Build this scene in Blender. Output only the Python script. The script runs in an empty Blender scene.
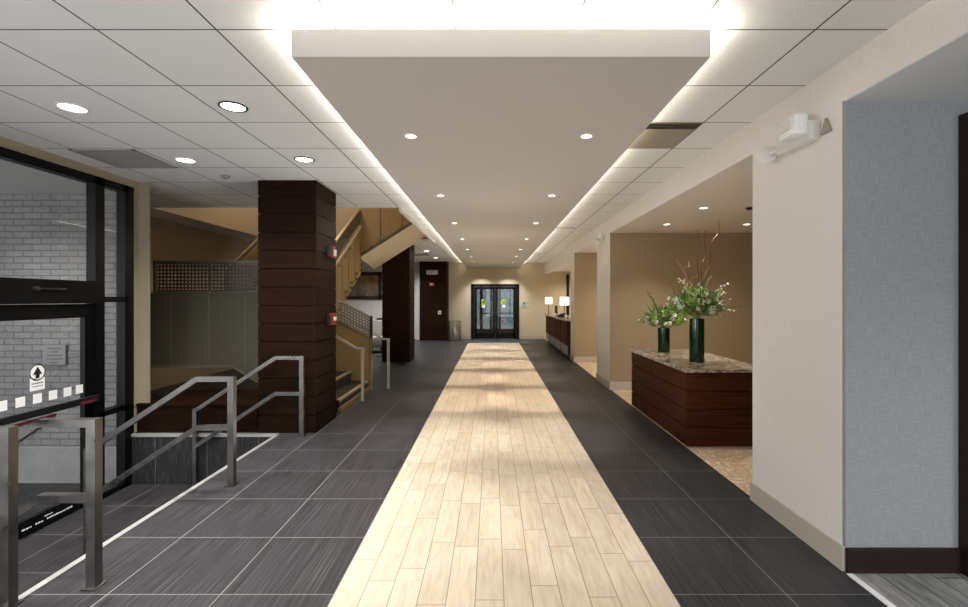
import bpy, bmesh, math, random
from mathutils import Vector, Matrix, Euler
random.seed(7)
R = math.radians
scene = bpy.context.scene
COL = scene.collection

# ------------------------------------------------------------------ materials
def new_mat(name):
    m = bpy.data.materials.new(name); m.use_nodes = True
    nt = m.node_tree; b = nt.nodes['Principled BSDF']
    return m, nt, b
def lin(c):
    f = lambda v: v/12.92 if v <= .04045 else ((v+.055)/1.055)**2.4
    return (f(c[0]/255), f(c[1]/255), f(c[2]/255), 1)
def plain(name, rgb, rough=.5, metal=0, spec=.5, emit=None, estr=0):
    m, nt, b = new_mat(name)
    b.inputs['Base Color'].default_value = lin(rgb)
    b.inputs['Roughness'].default_value = rough
    b.inputs['Metallic'].default_value = metal
    b.inputs['Specular IOR Level'].default_value = spec
    if emit:
        b.inputs['Emission Color'].default_value = lin(emit); b.inputs['Emission Strength'].default_value = estr
    return m
class N:
    """tiny node helper"""
    def __init__(s, nt): s.nt = nt
    def new(s, t, **kw):
        n = s.nt.nodes.new(t)
        for k, v in kw.items(): setattr(n, k, v)
        return n
    def link(s, a, b): s.nt.links.new(a, b)
    def put(s, sock, v):
        if isinstance(v, (int, float)): sock.default_value = v
        elif isinstance(v, (tuple, list)): sock.default_value = v
        else: s.link(v, sock)
    def math(s, op, a, b=None, c=None):
        n = s.new('ShaderNodeMath', operation=op)
        s.put(n.inputs[0], a)
        if b is not None: s.put(n.inputs[1], b)
        if c is not None: s.put(n.inputs[2], c)
        return n.outputs[0]
    def pos(s):
        g = s.new('ShaderNodeNewGeometry'); x = s.new('ShaderNodeSeparateXYZ'); s.link(g.outputs['Position'], x.inputs[0])
        return g.outputs['Position'], x.outputs[0], x.outputs[1], x.outputs[2]
    def obj(s):
        g = s.new('ShaderNodeTexCoord'); return g.outputs['Object']
    def comb(s, a, b, c=0.0):
        n = s.new('ShaderNodeCombineXYZ')
        for i, v in enumerate((a, b, c)): s.put(n.inputs[i], v)
        return n.outputs[0]
    def noise(s, vec, scale, detail=3, rough=.5, dist=0):
        n = s.new('ShaderNodeTexNoise'); s.link(vec, n.inputs['Vector'])
        n.inputs['Scale'].default_value = scale; n.inputs['Detail'].default_value = detail
        n.inputs['Roughness'].default_value = rough; n.inputs['Distortion'].default_value = dist
        return n.outputs[0]
    def white(s, vec):
        n = s.new('ShaderNodeTexWhiteNoise', noise_dimensions='3D'); s.link(vec, n.inputs['Vector']); return n.outputs[0]
    def ramp(s, fac, stops):
        n = s.new('ShaderNodeValToRGB'); s.link(fac, n.inputs[0])
        el = n.color_ramp.elements
        while len(el) < len(stops): el.new(.5)
        for e, (p, c) in zip(el, stops): e.position = p; e.color = c
        return n.outputs[0]
    def mix(s, fac, a, b, blend='MIX'):
        n = s.new('ShaderNodeMix', data_type='RGBA', blend_type=blend)
        s.put(n.inputs[0], fac); s.put(n.inputs[6], a); s.put(n.inputs[7], b)
        return n.outputs[2]
    def bump(s, h, strength=.3, dist=.01):
        n = s.new('ShaderNodeBump'); s.link(h, n.inputs['Height'])
        n.inputs['Strength'].default_value = strength; n.inputs['Distance'].default_value = dist
        return n.outputs[0]
    def lines(s, v, start, pitch, w):
        """1 on a thin line at start + k*pitch, width w"""
        t = s.math('FRACT', s.math('ADD', s.math('DIVIDE', s.math('SUBTRACT', v, start), pitch), .5))
        d = s.math('ABSOLUTE', s.math('SUBTRACT', t, .5))
        return s.math('LESS_THAN', d, w/2/pitch)

def mat_ceiling():
    m, nt, b = new_mat('acoustic ceiling tile'); n = N(nt)
    p, x, y, z = n.pos()
    l = n.math('MAXIMUM', n.lines(x, 1.66, .615, .010), n.lines(y, 2.371, .625, .009))
    sp = n.noise(p, 220, 2)
    c = n.ramp(sp, [(.3, lin((216, 217, 218))), (.7, lin((230, 231, 232)))])
    c = n.mix(l, c, lin((84, 83, 82)))
    n.link(c, b.inputs['Base Color']); b.inputs['Roughness'].default_value = .9
    b.inputs['Specular IOR Level'].default_value = .1
    n.link(n.bump(n.math('MULTIPLY', l, -1), .6, .006), b.inputs['Normal'])
    return m
def mat_darktile(vertical=False):
    m, nt, b = new_mat('charcoal striated tile'); n = N(nt)
    p, x, y, z = n.pos()
    if vertical:
        l = n.lines(x, -3.9, .6, .004)
        st = n.comb(n.math('MULTIPLY', x, 130), n.math('MULTIPLY', z, 5))
        cid = n.comb(n.math('FLOOR', n.math('DIVIDE', x, .6)), 1.0)
    else:
        right = n.math('GREATER_THAN', x, .2)
        xs = n.math('ADD', n.math('MULTIPLY', right, .96), n.math('MULTIPLY', n.math('SUBTRACT', 1, right), -.838))
        l1 = n.lines(n.math('SUBTRACT', x, xs), 0, .602, .0055)
        l = n.math('MAXIMUM', l1, n.lines(y, 2.451, .585, .0045))
        cid = n.comb(n.math('FLOOR', n.math('DIVIDE', n.math('SUBTRACT', x, xs), .602)), n.math('FLOOR', n.math('DIVIDE', n.math('SUBTRACT', y, 2.451), .585)))
        sx = n.math('MULTIPLY', x, 240)
        st = n.comb(sx, n.math('MULTIPLY', y, 2.2), n.math('MULTIPLY', n.white(cid), 20))
    s1 = n.noise(st, 1.0, 2, .5)
    tone = n.white(cid)
    c = n.ramp(s1, [(.30, lin((27, 26, 28))), (.5, lin((46, 45, 47))), (.72, lin((76, 75, 78)))])
    c = n.mix(n.math('MULTIPLY', tone, .18), c, lin((70, 68, 71)))
    c = n.mix(l, c, lin((128, 126, 126)))
    n.link(c, b.inputs['Base Color'])
    n.link(n.ramp(s1, [(.2, (.36, .36, .36, 1)), (.8, (.5, .5, .5, 1))]), b.inputs['Roughness'])
    n.link(n.bump(s1, .12, .004), b.inputs['Normal'])
    b.inputs['Specular IOR Level'].default_value = .17
    return m
def mat_planks(name, x0, row, length, stops, seam, vary, gap=.004, rough=.4, grain=(60, 3)):
    """planks running along Y with random stagger; x0 = a seam"""
    m, nt, b = new_mat(name); n = N(nt)
    p, x, y, z = n.pos()
    rx = n.math('DIVIDE', n.math('SUBTRACT', x, x0), row)
    r = n.math('FLOOR', rx)
    off = n.math('MULTIPLY', n.white(n.comb(r, 3.3, 1.7)), length)
    ry = n.math('DIVIDE', n.math('ADD', y, off), length)
    k = n.math('FLOOR', ry)
    def edge(v, pitch):
        f = n.math('FRACT', v); d = n.math('MINIMUM', f, n.math('SUBTRACT', 1, f))
        return n.math('LESS_THAN', d, gap/2/pitch)
    l = n.math('MAXIMUM', edge(rx, row), edge(ry, length))
    w = n.white(n.comb(r, k, .5))
    g = n.noise(n.comb(n.math('MULTIPLY', x, grain[0]), n.math('MULTIPLY', y, grain[1]), n.math('MULTIPLY', w, 40)), 1.0, 5, .6, .6)
    c = n.ramp(g, stops)
    h = n.new('ShaderNodeHueSaturation'); n.link(c, h.inputs['Color'])
    n.link(n.math('ADD', n.math('MULTIPLY', w, vary), 1-vary/2), h.inputs['Value'])
    c = n.mix(l, h.outputs[0], seam)
    n.link(c, b.inputs['Base Color']); b.inputs['Roughness'].default_value = rough
    n.link(n.bump(n.math('SUBTRACT', n.math('MULTIPLY', g, .25), l), .25, .003), b.inputs['Normal'])
    return m
def mat_wood(name, dark, lite, horiz='x', rough=.55):
    m, nt, b = new_mat(name); n = N(nt)
    p, x, y, z = n.pos()
    u = n.math('ADD', x, y)
    board = n.math('FLOOR', n.math('DIVIDE', z, .213))
    v = n.comb(n.math('MULTIPLY', u, 2.2), n.math('MULTIPLY', z, 45), n.math('MULTIPLY', n.white(n.comb(board, .4, .2)), 30))
    g = n.noise(v, 1.0, 5, .6, .5)
    n.link(n.ramp(g, [(.25, lin(dark)), (.75, lin(lite))]), b.inputs['Base Color'])
    b.inputs['Roughness'].default_value = rough
    n.link(n.bump(g, .08, .003), b.inputs['Normal']); b.inputs['Specular IOR Level'].default_value = .04
    return m
def mat_fabric(name, c1, c2, scale=1.0, bump=.12):
    """woven wallcovering: crossed thread noise on the wall's own plane"""
    m, nt, b = new_mat(name); n = N(nt)
    p, x, y, z = n.pos()
    u = n.math('ADD', x, y)
    a = n.noise(n.comb(n.math('MULTIPLY', u, 18*scale), n.math('MULTIPLY', z, 300*scale)), 1.0, 2)
    c = n.noise(n.comb(n.math('MULTIPLY', u, 300*scale), n.math('MULTIPLY', z, 14*scale)), 1.0, 2)
    f = n.math('MULTIPLY', n.math('ADD', a, c), .5)
    n.link(n.ramp(f, [(.36, lin(c1)), (.64, lin(c2))]), b.inputs['Base Color'])
    b.inputs['Roughness'].default_value = .85; b.inputs['Specular IOR Level'].default_value = .2
    n.link(n.bump(f, bump, .004), b.inputs['Normal'])
    return m
def mat_carpet():
    m, nt, b = new_mat('patterned carpet'); n = N(nt)
    p, x, y, z = n.pos()
    q = n.noise(p, 5.5, 2, .5, 1.0)
    t = n.math('FRACT', n.math('MULTIPLY', q, 7))
    d = n.math('ABSOLUTE', n.math('SUBTRACT', t, .5))
    line = n.math('LESS_THAN', d, .13)
    pile = n.noise(p, 350, 2)
    c = n.mix(line, lin((204, 178, 148)), lin((232, 218, 196)))
    c = n.mix(n.math('MULTIPLY', pile, .25), c, lin((160, 132, 104)))
    n.link(c, b.inputs['Base Color']); b.inputs['Roughness'].default_value = .95
    n.link(n.bump(pile, .4, .006), b.inputs['Normal'])
    return m
def mat_granite():
    m, nt, b = new_mat('speckled granite'); n = N(nt)
    o = n.obj(); a = n.noise(o, 14, 6, .7); c = n.noise(o, 90, 3, .6)
    k = n.math('ADD', n.math('MULTIPLY', a, .6), n.math('MULTIPLY', c, .4))
    n.link(n.ramp(k, [(.36, lin((58, 50, 44))), (.46, lin((122, 108, 94))), (.56, lin((186, 174, 158))), (.68, lin((222, 214, 202)))]), b.inputs['Base Color'])
    b.inputs['Roughness'].default_value = .18
    return m
def mat_brick():
    m, nt, b = new_mat('painted brick'); n = N(nt)
    p, x, y, z = n.pos()
    t = n.new('ShaderNodeTexBrick'); n.link(n.comb(x, z), t.inputs['Vector'])
    t.inputs['Color1'].default_value = lin((160, 160, 160)); t.inputs['Color2'].default_value = lin((172, 172, 172))
    t.inputs['Mortar'].default_value = lin((122, 122, 122))
    t.inputs['Scale'].default_value = 1; t.inputs['Mortar Size'].default_value = .006
    t.inputs['Brick Width'].default_value = .215; t.inputs['Row Height'].default_value = .0735
    q = n.noise(p, 26, 5, .7)
    c = n.mix(n.math('MULTIPLY', q, .45), t.outputs[0], lin((128, 128, 128)))
    n.link(c, b.inputs['Base Color']); b.inputs['Roughness'].default_value = .8
    h = n.math('ADD', n.math('MULTIPLY', t.outputs['Fac'], -1), n.math('MULTIPLY', q, 1.6))
    n.link(n.bump(h, 1.0, .03), b.inputs['Normal'])
    return m
def mat_concrete(name, a, c, rough=.85):
    m, nt, b = new_mat(name); n = N(nt)
    p, x, y, z = n.pos(); q = n.noise(p, 4, 6, .65)
    n.link(n.ramp(q, [(.3, lin(a)), (.7, lin(c))]), b.inputs['Base Color']); b.inputs['Roughness'].default_value = rough
    return m
def mat_steel(name, rgb, rough=.32, streak=(4, 4, 160)):
    m, nt, b = new_mat(name); n = N(nt)
    o = n.obj(); mp = n.new('ShaderNodeMapping'); n.link(o, mp.inputs[0]); mp.inputs['Scale'].default_value = streak
    q = n.noise(mp.outputs[0], 1, 2)
    n.link(n.ramp(q, [(.3, lin([v*.9 for v in rgb])), (.7, lin(rgb))]), b.inputs['Base Color'])
    b.inputs['Metallic'].default_value = 1
    n.link(n.ramp(q, [(.3, (rough-.06,)*3+(1,)), (.7, (rough+.06,)*3+(1,))]), b.inputs['Roughness'])
    return m
def mat_glass(name, tint=(246, 246, 246), refl=1.0):
    m = bpy.data.materials.new(name); m.use_nodes = True; nt = m.node_tree; nt.nodes.clear(); n = N(nt)
    out = n.new('ShaderNodeOutputMaterial'); t = n.new('ShaderNodeBsdfTransparent'); g = n.new('ShaderNodeBsdfGlossy')
    t.inputs[0].default_value = lin(tint); g.inputs['Roughness'].default_value = .01
    f = n.new('ShaderNodeLayerWeight'); f.inputs[0].default_value = .5
    sch = n.math('ADD', n.math('MULTIPLY', n.math('POWER', f.outputs['Facing'], 5), .9), .03)
    mx = n.new('ShaderNodeMixShader'); n.link(n.math('MULTIPLY', sch, refl), mx.inputs[0])
    n.link(t.outputs[0], mx.inputs[1]); n.link(g.outputs[0], mx.inputs[2]); n.link(mx.outputs[0], out.inputs[0])
    return m
def mat_emit(name, rgb, s):
    m = bpy.data.materials.new(name); m.use_nodes = True; nt = m.node_tree; nt.nodes.clear(); n = N(nt)
    out = n.new('ShaderNodeOutputMaterial'); e = n.new('ShaderNodeEmission')
    e.inputs[0].default_value = lin(rgb); e.inputs[1].default_value = s; n.link(e.outputs[0], out.inputs[0])
    return m
def mat_art():
    m, nt, b = new_mat('abstract canvas'); n = N(nt)
    p, x, y, z = n.pos(); q = n.noise(p, 1.6, 6, .7, .8)
    g = n.math('ADD', n.math('MULTIPLY', q, .8), n.math('MULTIPLY', n.math('SUBTRACT', z, 2.1), .35))
    n.link(n.ramp(g, [(.2, lin((88, 78, 72))), (.4, lin((150, 132, 118))), (.55, lin((138, 92, 62))), (.75, lin((104, 62, 42)))]), b.inputs['Base Color'])
    b.inputs['Roughness'].default_value = .6
    return m

M = dict(
    ceil=mat_ceiling(), tile=mat_darktile(), tilev=mat_darktile(True),
    strip=mat_planks('cream plank tile', -.838, .15, .61, [(.25, lin((180, 164, 142))), (.5, lin((198, 184, 163))), (.8, lin((211, 199, 181)))], lin((140, 124, 104)), .16, .005, .42, (30, 4)),
    greywood=mat_planks('grey plank', 2.05, .15, .9, [(.25, lin((84, 83, 82))), (.5, lin((128, 127, 126))), (.8, lin((166, 165, 162)))], lin((62, 62, 62)), .7, .009, .5, (28, 5)),
    wood=mat_wood('espresso wood', (18, 9, 5), (38, 22, 14)),
    wood_desk=mat_wood('walnut desk wood', (40, 22, 15), (82, 46, 30)),
    wall=mat_fabric('beige wallcovering', (224, 218, 214), (234, 229, 225)),
    tan=mat_fabric('tan wallcovering', (158, 140, 113), (172, 154, 127)),
    pilaster=mat_fabric('khaki wallcovering', (150, 140, 120), (164, 153, 133)), endwall_tungsten=mat_fabric('tungsten tinted beige wallcovering', (206, 192, 164), (218, 205, 178)),  # end wall colour carries the warm tint of tungsten light
    doorwood=plain('near black stained wood', (20, 14, 12), .5, 0, .2), farwall=mat_concrete('far grey facade', (70, 70, 72), (176, 176, 178)),
    perfd=plain('dark perforated metal', (66, 60, 54), .4, .6), railpale=plain('pale satin steel', (176, 170, 158), .4, .3),
    cladtrim=plain('olive trim', (104, 98, 82), .5, .1),
    grey=mat_fabric('blue grey linen wallcovering', (136, 140, 144), (158, 162, 166), .9, .15),
    white=plain('white paint', (206, 205, 203), .8), slab=plain('soffit paint', (196, 191, 187), .85),
    recess=plain('recess ceiling paint', (222, 214, 208), .85), greyceil=plain('grey ceiling paint', (208, 211, 214), .85),
    base=plain('taupe baseboard', (192, 182, 170), .55), darkbase=plain('dark brown trim', (36, 23, 21), .5, 0, .25),
    carpet=mat_carpet(), granite=mat_granite(), brick=mat_brick(),
    conc=mat_concrete('smooth concrete', (142, 142, 142), (164, 164, 163)),
    pave=mat_concrete('grey paving', (108, 108, 109), (128, 128, 128), .5),
    steel=mat_steel('brushed steel', (132, 129, 126), .32, (9, 9, 9)), steel2=mat_steel('brushed can steel', (206, 202, 196), .28, (.2, .2, .2)),
    trimmetal=plain('pale metal edge', (205, 203, 200), .35, .6),
    black=plain('black aluminium', (7, 7, 8), .4, 0, .2), blackp=plain('black plastic', (18, 18, 19), .4),
    glass=mat_glass('storefront glass'), glass2=mat_glass('door glass', (222, 228, 228)),
    tanpanel=plain('bronze stair panel', (146, 120, 78), .5, .15), olive=plain('olive stair cladding', (88, 83, 70), .55, .1),
    creamsof=plain('cream stair soffit', (206, 190, 158), .8), stairdark=plain('dark stair tread', (38, 32, 29), .6),
    nosing=plain('pale nosing', (176, 160, 132), .5), perf=plain('perforated metal', (116, 112, 106), .4, .7),
    perfl=plain('light perforated metal', (150, 134, 108), .4, .6), brass=plain('polished standoff', (226, 206, 168), .2, 1.0),
    rail=plain('satin bronze rail', (170, 154, 128), .35, .8),
    lens=mat_emit('lit lamp lens', (255, 250, 240), 9), lensw=mat_emit('warm lit lamp lens', (255, 236, 205), 8),
    ring=plain('white lamp ring', (225, 224, 222), .5), ringd=plain('dark lamp ring', (60, 60, 60), .4),
    led=mat_emit('cove led tape', (255, 244, 214), 6),
    ventg=plain('grey vent', (150, 149, 148), .6), ventt=plain('taupe vent', (150, 142, 130), .6),
    off=plain('off white plastic', (214, 212, 208), .45), lensplastic=plain('clear lamp plastic', (232, 234, 236), .2),
    red=plain('alarm red', (140, 26, 28), .4), teal=plain('dull teal plastic', (40, 54, 52), .5),
    vase=plain('dark green glass', (14, 46, 24), .08, 0, .5), petal=plain('white petal', (226, 226, 214), .7),
    green=plain('lime blossom', (132, 166, 66), .7), leaf=plain('leaf green', (104, 134, 66), .6), leafd=plain('dark leaf', (58, 84, 42), .6),
    twig=plain('curly brown twig', (112, 72, 44), .7), twigl=plain('pale curly twig', (206, 166, 122), .7),
    art=mat_art(), stick=plain('white decal', (232, 232, 230), .6), ink=plain('black ink', (14, 14, 14), .6),
    lime=plain('lime decal', (176, 196, 60), .6), sign=plain('pale green sign', (176, 204, 190), .5), signd=plain('green sign ink', (70, 130, 106), .5),
    shade=mat_emit('lit lamp shade', (255, 240, 214), 2.6), chairg=plain('pale upholstery', (176, 174, 170), .85), chaird=plain('dark upholstery', (36, 34, 36), .8),
    magenta=plain('dull red', (84, 20, 30), .6), plaque=plain('grey plaque', (132, 132, 132), .5), plaqi=plain('plaque ink', (78, 78, 78), .6),
)

# ------------------------------------------------------------------ mesh helpers
class MB:
    def __init__(s): s.bm = bmesh.new()
    def box(s, x0, x1, y0, y1, z0, z1, bev=0, rot=None, piv=None):
        r = bmesh.ops.create_cube(s.bm, size=1)
        vs = r['verts']
        for v in vs:
            v.co = Vector((x0+(v.co.x+.5)*(x1-x0), y0+(v.co.y+.5)*(y1-y0), z0+(v.co.z+.5)*(z1-z0)))
        if bev:
            es = list({e for v in vs for e in v.link_edges})
            g = bmesh.ops.bevel(s.bm, geom=es, offset=bev, segments=2, affect='EDGES', profile=.6)
            vs = list({v for f in g['faces'] for v in f.verts} | {v for v in vs if v.is_valid})
        if rot is not None:
            bmesh.ops.rotate(s.bm, verts=vs, cent=piv or Vector(((x0+x1)/2, (y0+y1)/2, (z0+z1)/2)), matrix=rot)
        return s
    def bar(s, a, b, w, h=None):
        """square bar from a to b"""
        a, b = Vector(a), Vector(b); h = h or w
        d = (b-a); L = d.length; q = d.to_track_quat('X', 'Z')
        r = bmesh.ops.create_cube(s.bm, size=1)
        for v in r['verts']:
            v.co = q @ Vector(((v.co.x+.5)*L, v.co.y*w, v.co.z*h)) + a
        return s
    def cyl(s, a, b, r1, r2=None, n=20):
        a, b = Vector(a), Vector(b); d = b-a; r2 = r1 if r2 is None else r2
        mt = Matrix.Translation((a+b)/2) @ d.to_track_quat('Z', 'Y').to_matrix().to_4x4()
        bmesh.ops.create_cone(s.bm, cap_ends=True, segments=n, radius1=r1, radius2=r2, depth=d.length, matrix=mt)
        return s
    def tube(s, pts, r, n=6, taper=1.0):
        pts = [Vector(p) for p in pts]; rings = []
        for i, p in enumerate(pts):
            d = (pts[min(i+1, len(pts)-1)]-pts[max(i-1, 0)]).normalized(); q = d.to_track_quat('Z', 'Y')
            rr = r*(1+(taper-1)*i/(len(pts)-1))
            rings.append([s.bm.verts.new(p+q@Vector((math.cos(t)*rr, math.sin(t)*rr, 0))) for t in [2*math.pi*k/n for k in range(n)]])
        for A, B in zip(rings, rings[1:]):
            for k in range(n): s.bm.faces.new((A[k], A[(k+1) % n], B[(k+1) % n], B[k]))
        s.bm.faces.new(rings[0][::-1]); s.bm.faces.new(rings[-1])
        return s
    def lathe(s, prof, c=(0, 0, 0), n=32):
        c = Vector(c); rings = []
        for r, z in prof:
            if r < 1e-6: rings.append([s.bm.verts.new(c+Vector((0, 0, z)))])
            else: rings.append([s.bm.verts.new(c+Vector((r*math.cos(2*math.pi*k/n), r*math.sin(2*math.pi*k/n), z))) for k in range(n)])
        for A, B in zip(rings, rings[1:]):
            for k in range(n):
                a, b = A[k % len(A)], A[(k+1) % n % len(A)]; c2, d = B[(k+1) % n % len(B)], B[k % len(B)]
                f = [a, b, c2, d]; u = []
                for v in f:
                    if v not in u: u.append(v)
                if len(u) > 2: s.bm.faces.new(u)
        return s
    def prism(s, pts, vec):
        """closed polygon of 3-D points extruded along vec"""
        vec = Vector(vec); A = [s.bm.verts.new(Vector(p)) for p in pts]; B = [s.bm.verts.new(Vector(p)+vec) for p in pts]
        s.bm.faces.new(A); s.bm.faces.new(B[::-1]); n = len(A)
        for k in range(n): s.bm.faces.new((A[k], B[k], B[(k+1) % n], A[(k+1) % n]))
        return s
    def ball(s, c, r, sub=1, scale=(1, 1, 1)):
        mt = Matrix.Translation(c) @ Matrix.Diagonal((*scale, 1))
        bmesh.ops.create_icosphere(s.bm, subdivisions=sub, radius=r, matrix=mt); return s
    def build(s, name, mat, parent=None, smooth=False):
        bmesh.ops.recalc_face_normals(s.bm, faces=s.bm.faces[:])
        me = bpy.data.meshes.new(name); s.bm.to_mesh(me); s.bm.free()
        me.materials.append(mat)
        if smooth:
            for p in me.polygons: p.use_smooth = True
            try: me.set_sharp_from_angle(angle=R(40))
            except Exception: pass
        o = bpy.data.objects.new(name, me); COL.objects.link(o)
        if parent is not None: adopt(o, parent)
        return o
def world_loc(p):
    l = p.location.copy()
    while p.parent is not None: p = p.parent; l = l + p.location
    return l
def adopt(o, parent):
    """parent a mesh drawn in world coordinates under an unrotated Empty / mesh"""
    o.parent = parent
    if not o.get('_local'): o.location = o.location - world_loc(parent)
def thing(name, label, cat, loc=(0, 0, 0), group=None):
    o = bpy.data.objects.new(name, None); COL.objects.link(o); o.location = loc; o.empty_display_size = .1
    o['label'] = label; o['category'] = cat
    if group: o['group'] = group
    return o
def tag(o, label, cat, group=None):
    o['label'] = label; o['category'] = cat
    if group: o['group'] = group
    return o
def origin(o, loc):
    """move a mesh object's origin to loc (base of the thing)"""
    loc = Vector(loc); o.data.transform(Matrix.Translation(-loc)); o.location = loc; return o
def struct(name, mb, mat, label=None):
    o = mb.build(name, mat); o['kind'] = 'structure'
    if label: o['label'] = label
    return o
def dup_mesh(o, loc, rot=(0, 0, 0), sc=1, parent=None, label=None):
    c = o.copy(); COL.objects.link(c); c.parent = parent; c.location = loc; c.rotation_euler = rot
    c.scale = (sc,)*3 if isinstance(sc, (int, float)) else sc
    if label: c['label'] = label
    return c
def dup_tree(root, loc, label=None, group=None):
    r = root.copy(); COL.objects.link(r); r.location = loc
    if label: r['label'] = label
    if group: r['group'] = group
    for ch in list(root.children):
        c = ch.copy(); COL.objects.link(c); c.parent = r
        for g in ch.children:
            d = g.copy(); COL.objects.link(d); d.parent = c
    return r
def light(name, kind, loc, energy, color=(1, .95, .88), rot=(0, 0, 0), parent=None, **kw):
    d = bpy.data.lights.new(name, kind); d.energy = energy; d.color = color
    for k, v in kw.items(): setattr(d, k, v)
    o = bpy.data.objects.new(name, d); COL.objects.link(o); o.location = loc; o.rotation_euler = rot
    if parent is not None: adopt(o, parent)
    return o

ZC = 2.95                       # tile ceiling
XW = 2.03                       # right wall
ZL = -.58                       # lower entrance level
YE = 17.9                       # end wall
XS = -4.2                       # storefront plane

# ------------------------------------------------------------------ floors
struct('floor', MB().box(-2.47, -.838, -4, YE+.05, -.6, 0).box(.96, XW+.02, -4, YE+.05, -.6, 0).box(-.838, .96, 16.3, YE+.05, -.6, 0).box(-4.2, -2.47, 5.37, 5.6, -.6, 0).box(-5.8, -2.47, 5.6, YE+.05, -.6, 0), M['tile'], 'charcoal striated tile floor')
struct('floor_strip', MB().box(-.838, .96, -4, 16.3, -.6, 0), M['strip'], 'cream plank tile strip down the corridor')
struct('floor_carpet', MB().box(XW+.02, 6, 3.6, 11.4, -.6, 0), M['carpet'], 'tan patterned carpet in the side alcove')
struct('floor_planks', MB().box(XW+.02, 6, -4, 2.7, -.6, 0), M['greywood'], 'grey wood plank floor at right')
struct('floor_office', MB().box(XW+.02, 4, 11.4, YE+.05, -.6, 0), M['carpet'])
struct('trim_floor_edge', MB().box(XW-.012, XW+.024, -4, 2.63, -.1, .005), M['stick'])
struct('trim_nosing', MB().box(-2.495, -2.455, -4, 5.37, -.04, .003).box(-4.18, -2.455, 5.34, 5.38, -.03, .003), M['trimmetal'])
struct('floor_lower', MB().box(-12, -2.4, -4, 5.4, ZL-.1, ZL), M['tile'])
struct('stair_to_entrance', MB().box(-2.76, -2.47, -4, 5.36, ZL, -.193).box(-3.05, -2.76, -4, 5.36, ZL, -.387), M['tile'])
struct('wall_landing_face', MB().box(-4.25, -2.47, 5.35, 5.37, ZL, -.03), M['tilev'])

# ------------------------------------------------------------------ ceiling
struct('ceiling', MB().box(-4.3, 2.1, -4, 5.4, ZC, ZC+.06).box(-5.85, 2.1, 5.4, 6.97, ZC, ZC+.06).box(-1.4, 2.1, 6.97, 11.2, ZC, ZC+.06)
       .box(-5.85, -5.2, 6.97, 11.2, ZC, ZC+.06).box(-5.85, 2.1, 11.2, YE+.1, ZC, ZC+.06), M['ceil'], 'white acoustic tile ceiling')
struct('trim_stair_opening', MB().box(-1.4, -1.36, 6.97, 11.2, ZC-.07, ZC).box(-5.2, -1.36, 6.95, 6.97, ZC-.012, ZC+.25), M['white'])
struct('wall_upper_stairwell', MB().box(-5.2, -5.18, 6.97, 11.2, ZC-.001, 6).box(-5.3, -5.2, 6.97, 11.3, ZC+.06, 6).box(-5.3, -1.2, 11.3, 11.4, ZC+.06, 6).box(-1.4, -1.3, 6.97, 11.3, ZC+.06, 6).box(-5.3, -1.3, 6.87, 6.97, ZC+.06, 6).box(-5.3, -1.2, 6.87, 11.4, 6, 6.1), M['tan'])
SX0, SX1, SY0, SY1, SZ0, SZ1 = -.98, 1.068, 2.254, 17.86, 2.75, 2.885
struct('ceiling_soffit', MB().box(SX0, SX1, SY0, SY1, SZ0, SZ1), M['slab'], 'long floating ceiling slab with lit cove edges')
struct('trim_soffit_hangers', MB().box(-.3, -.25, 3, 3.05, SZ1, ZC).box(.3, .35, 3, 3.05, SZ1, ZC).box(-.3, -.25, 10, 10.05, SZ1, ZC).box(.3, .35, 10, 10.05, SZ1, ZC).box(-.3, -.25, 17, 17.05, SZ1, ZC).box(.3, .35, 17, 17.05, SZ1, ZC), M['white'])

# ------------------------------------------------------------------ right side
struct('wall_right', MB().box(XW, XW+.12, 2.68, 3.60, 0, ZC).box(XW, 6, 7.95, 8.93, 0, ZC).box(XW, 4, 11.4, 11.93, 0, ZC)
       .box(XW, XW+.12, -4, 2.68, 2.71, ZC).box(XW, XW+.12, 3.60, 7.95, 2.699, ZC).box(XW, XW+.12, 8.93, 11.4, 2.70, ZC).box(XW, XW+.12, 11.93, YE, 2.52, ZC), M['wall'], 'beige wallcovered wall with openings')
struct('wall_alcove', MB().box(XW+.001, 6, 7.93, 7.95, 0, 2.7).box(XW+.001, 4, 11.38, 11.4, 0, 2.7).box(XW+.12, 6, 3.50, 3.60, 0, 2.7).box(6, 6.1, 3.5, 11.5, 0, ZC), M['tan'])
struct('wall_office', MB().box(4, 4.1, 11.4, YE+.1, 0, ZC).box(XW, 4, YE, YE+.1, 0, 2.7), M['endwall_tungsten'])
struct('wall_grey', MB().box(XW+.002, 2.68, 2.655, 2.68, 0, 2.715).box(2.68, 6, 2.655, 2.68, 2.62, 2.715).box(3.75, 6, 2.655, 2.68, 0, 2.62).box(XW+.12, 6, 2.68, 2.8, 2.62, 2.75).box(6, 6.1, -4, 2.8, 0, ZC), M['grey'])
struct('ceiling_alcove', MB().box(XW+.003, 6.1, 3.6, 7.95, 2.695, 2.75).box(XW+.003, 6.1, 8.93, 11.4, 2.695, 2.75).box(XW+.12, 4.1, 11.9, YE+.1, 2.60, 2.65), M['recess'])
struct('ceiling_entry', MB().box(XW+.003, 6.1, -4, 2.656, 2.704, 2.76), M['greyceil'])
struct('baseboard_right', MB().box(XW-.015, XW, 2.66, 3.61, 0, .14).box(XW-.015, XW, 7.935, 8.945, 0, .14).box(XW-.015, XW, 11.385, 11.94, 0, .14).box(XW-.015, 6, 7.915, 7.93, 0, .14).box(XW-.015, 4, 11.365, 11.38, 0, .14), M['base'])
struct('baseboard_grey', MB().box(XW, 2.68, 2.635, 2.655, 0, .14, .003), M['darkbase'])
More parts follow.
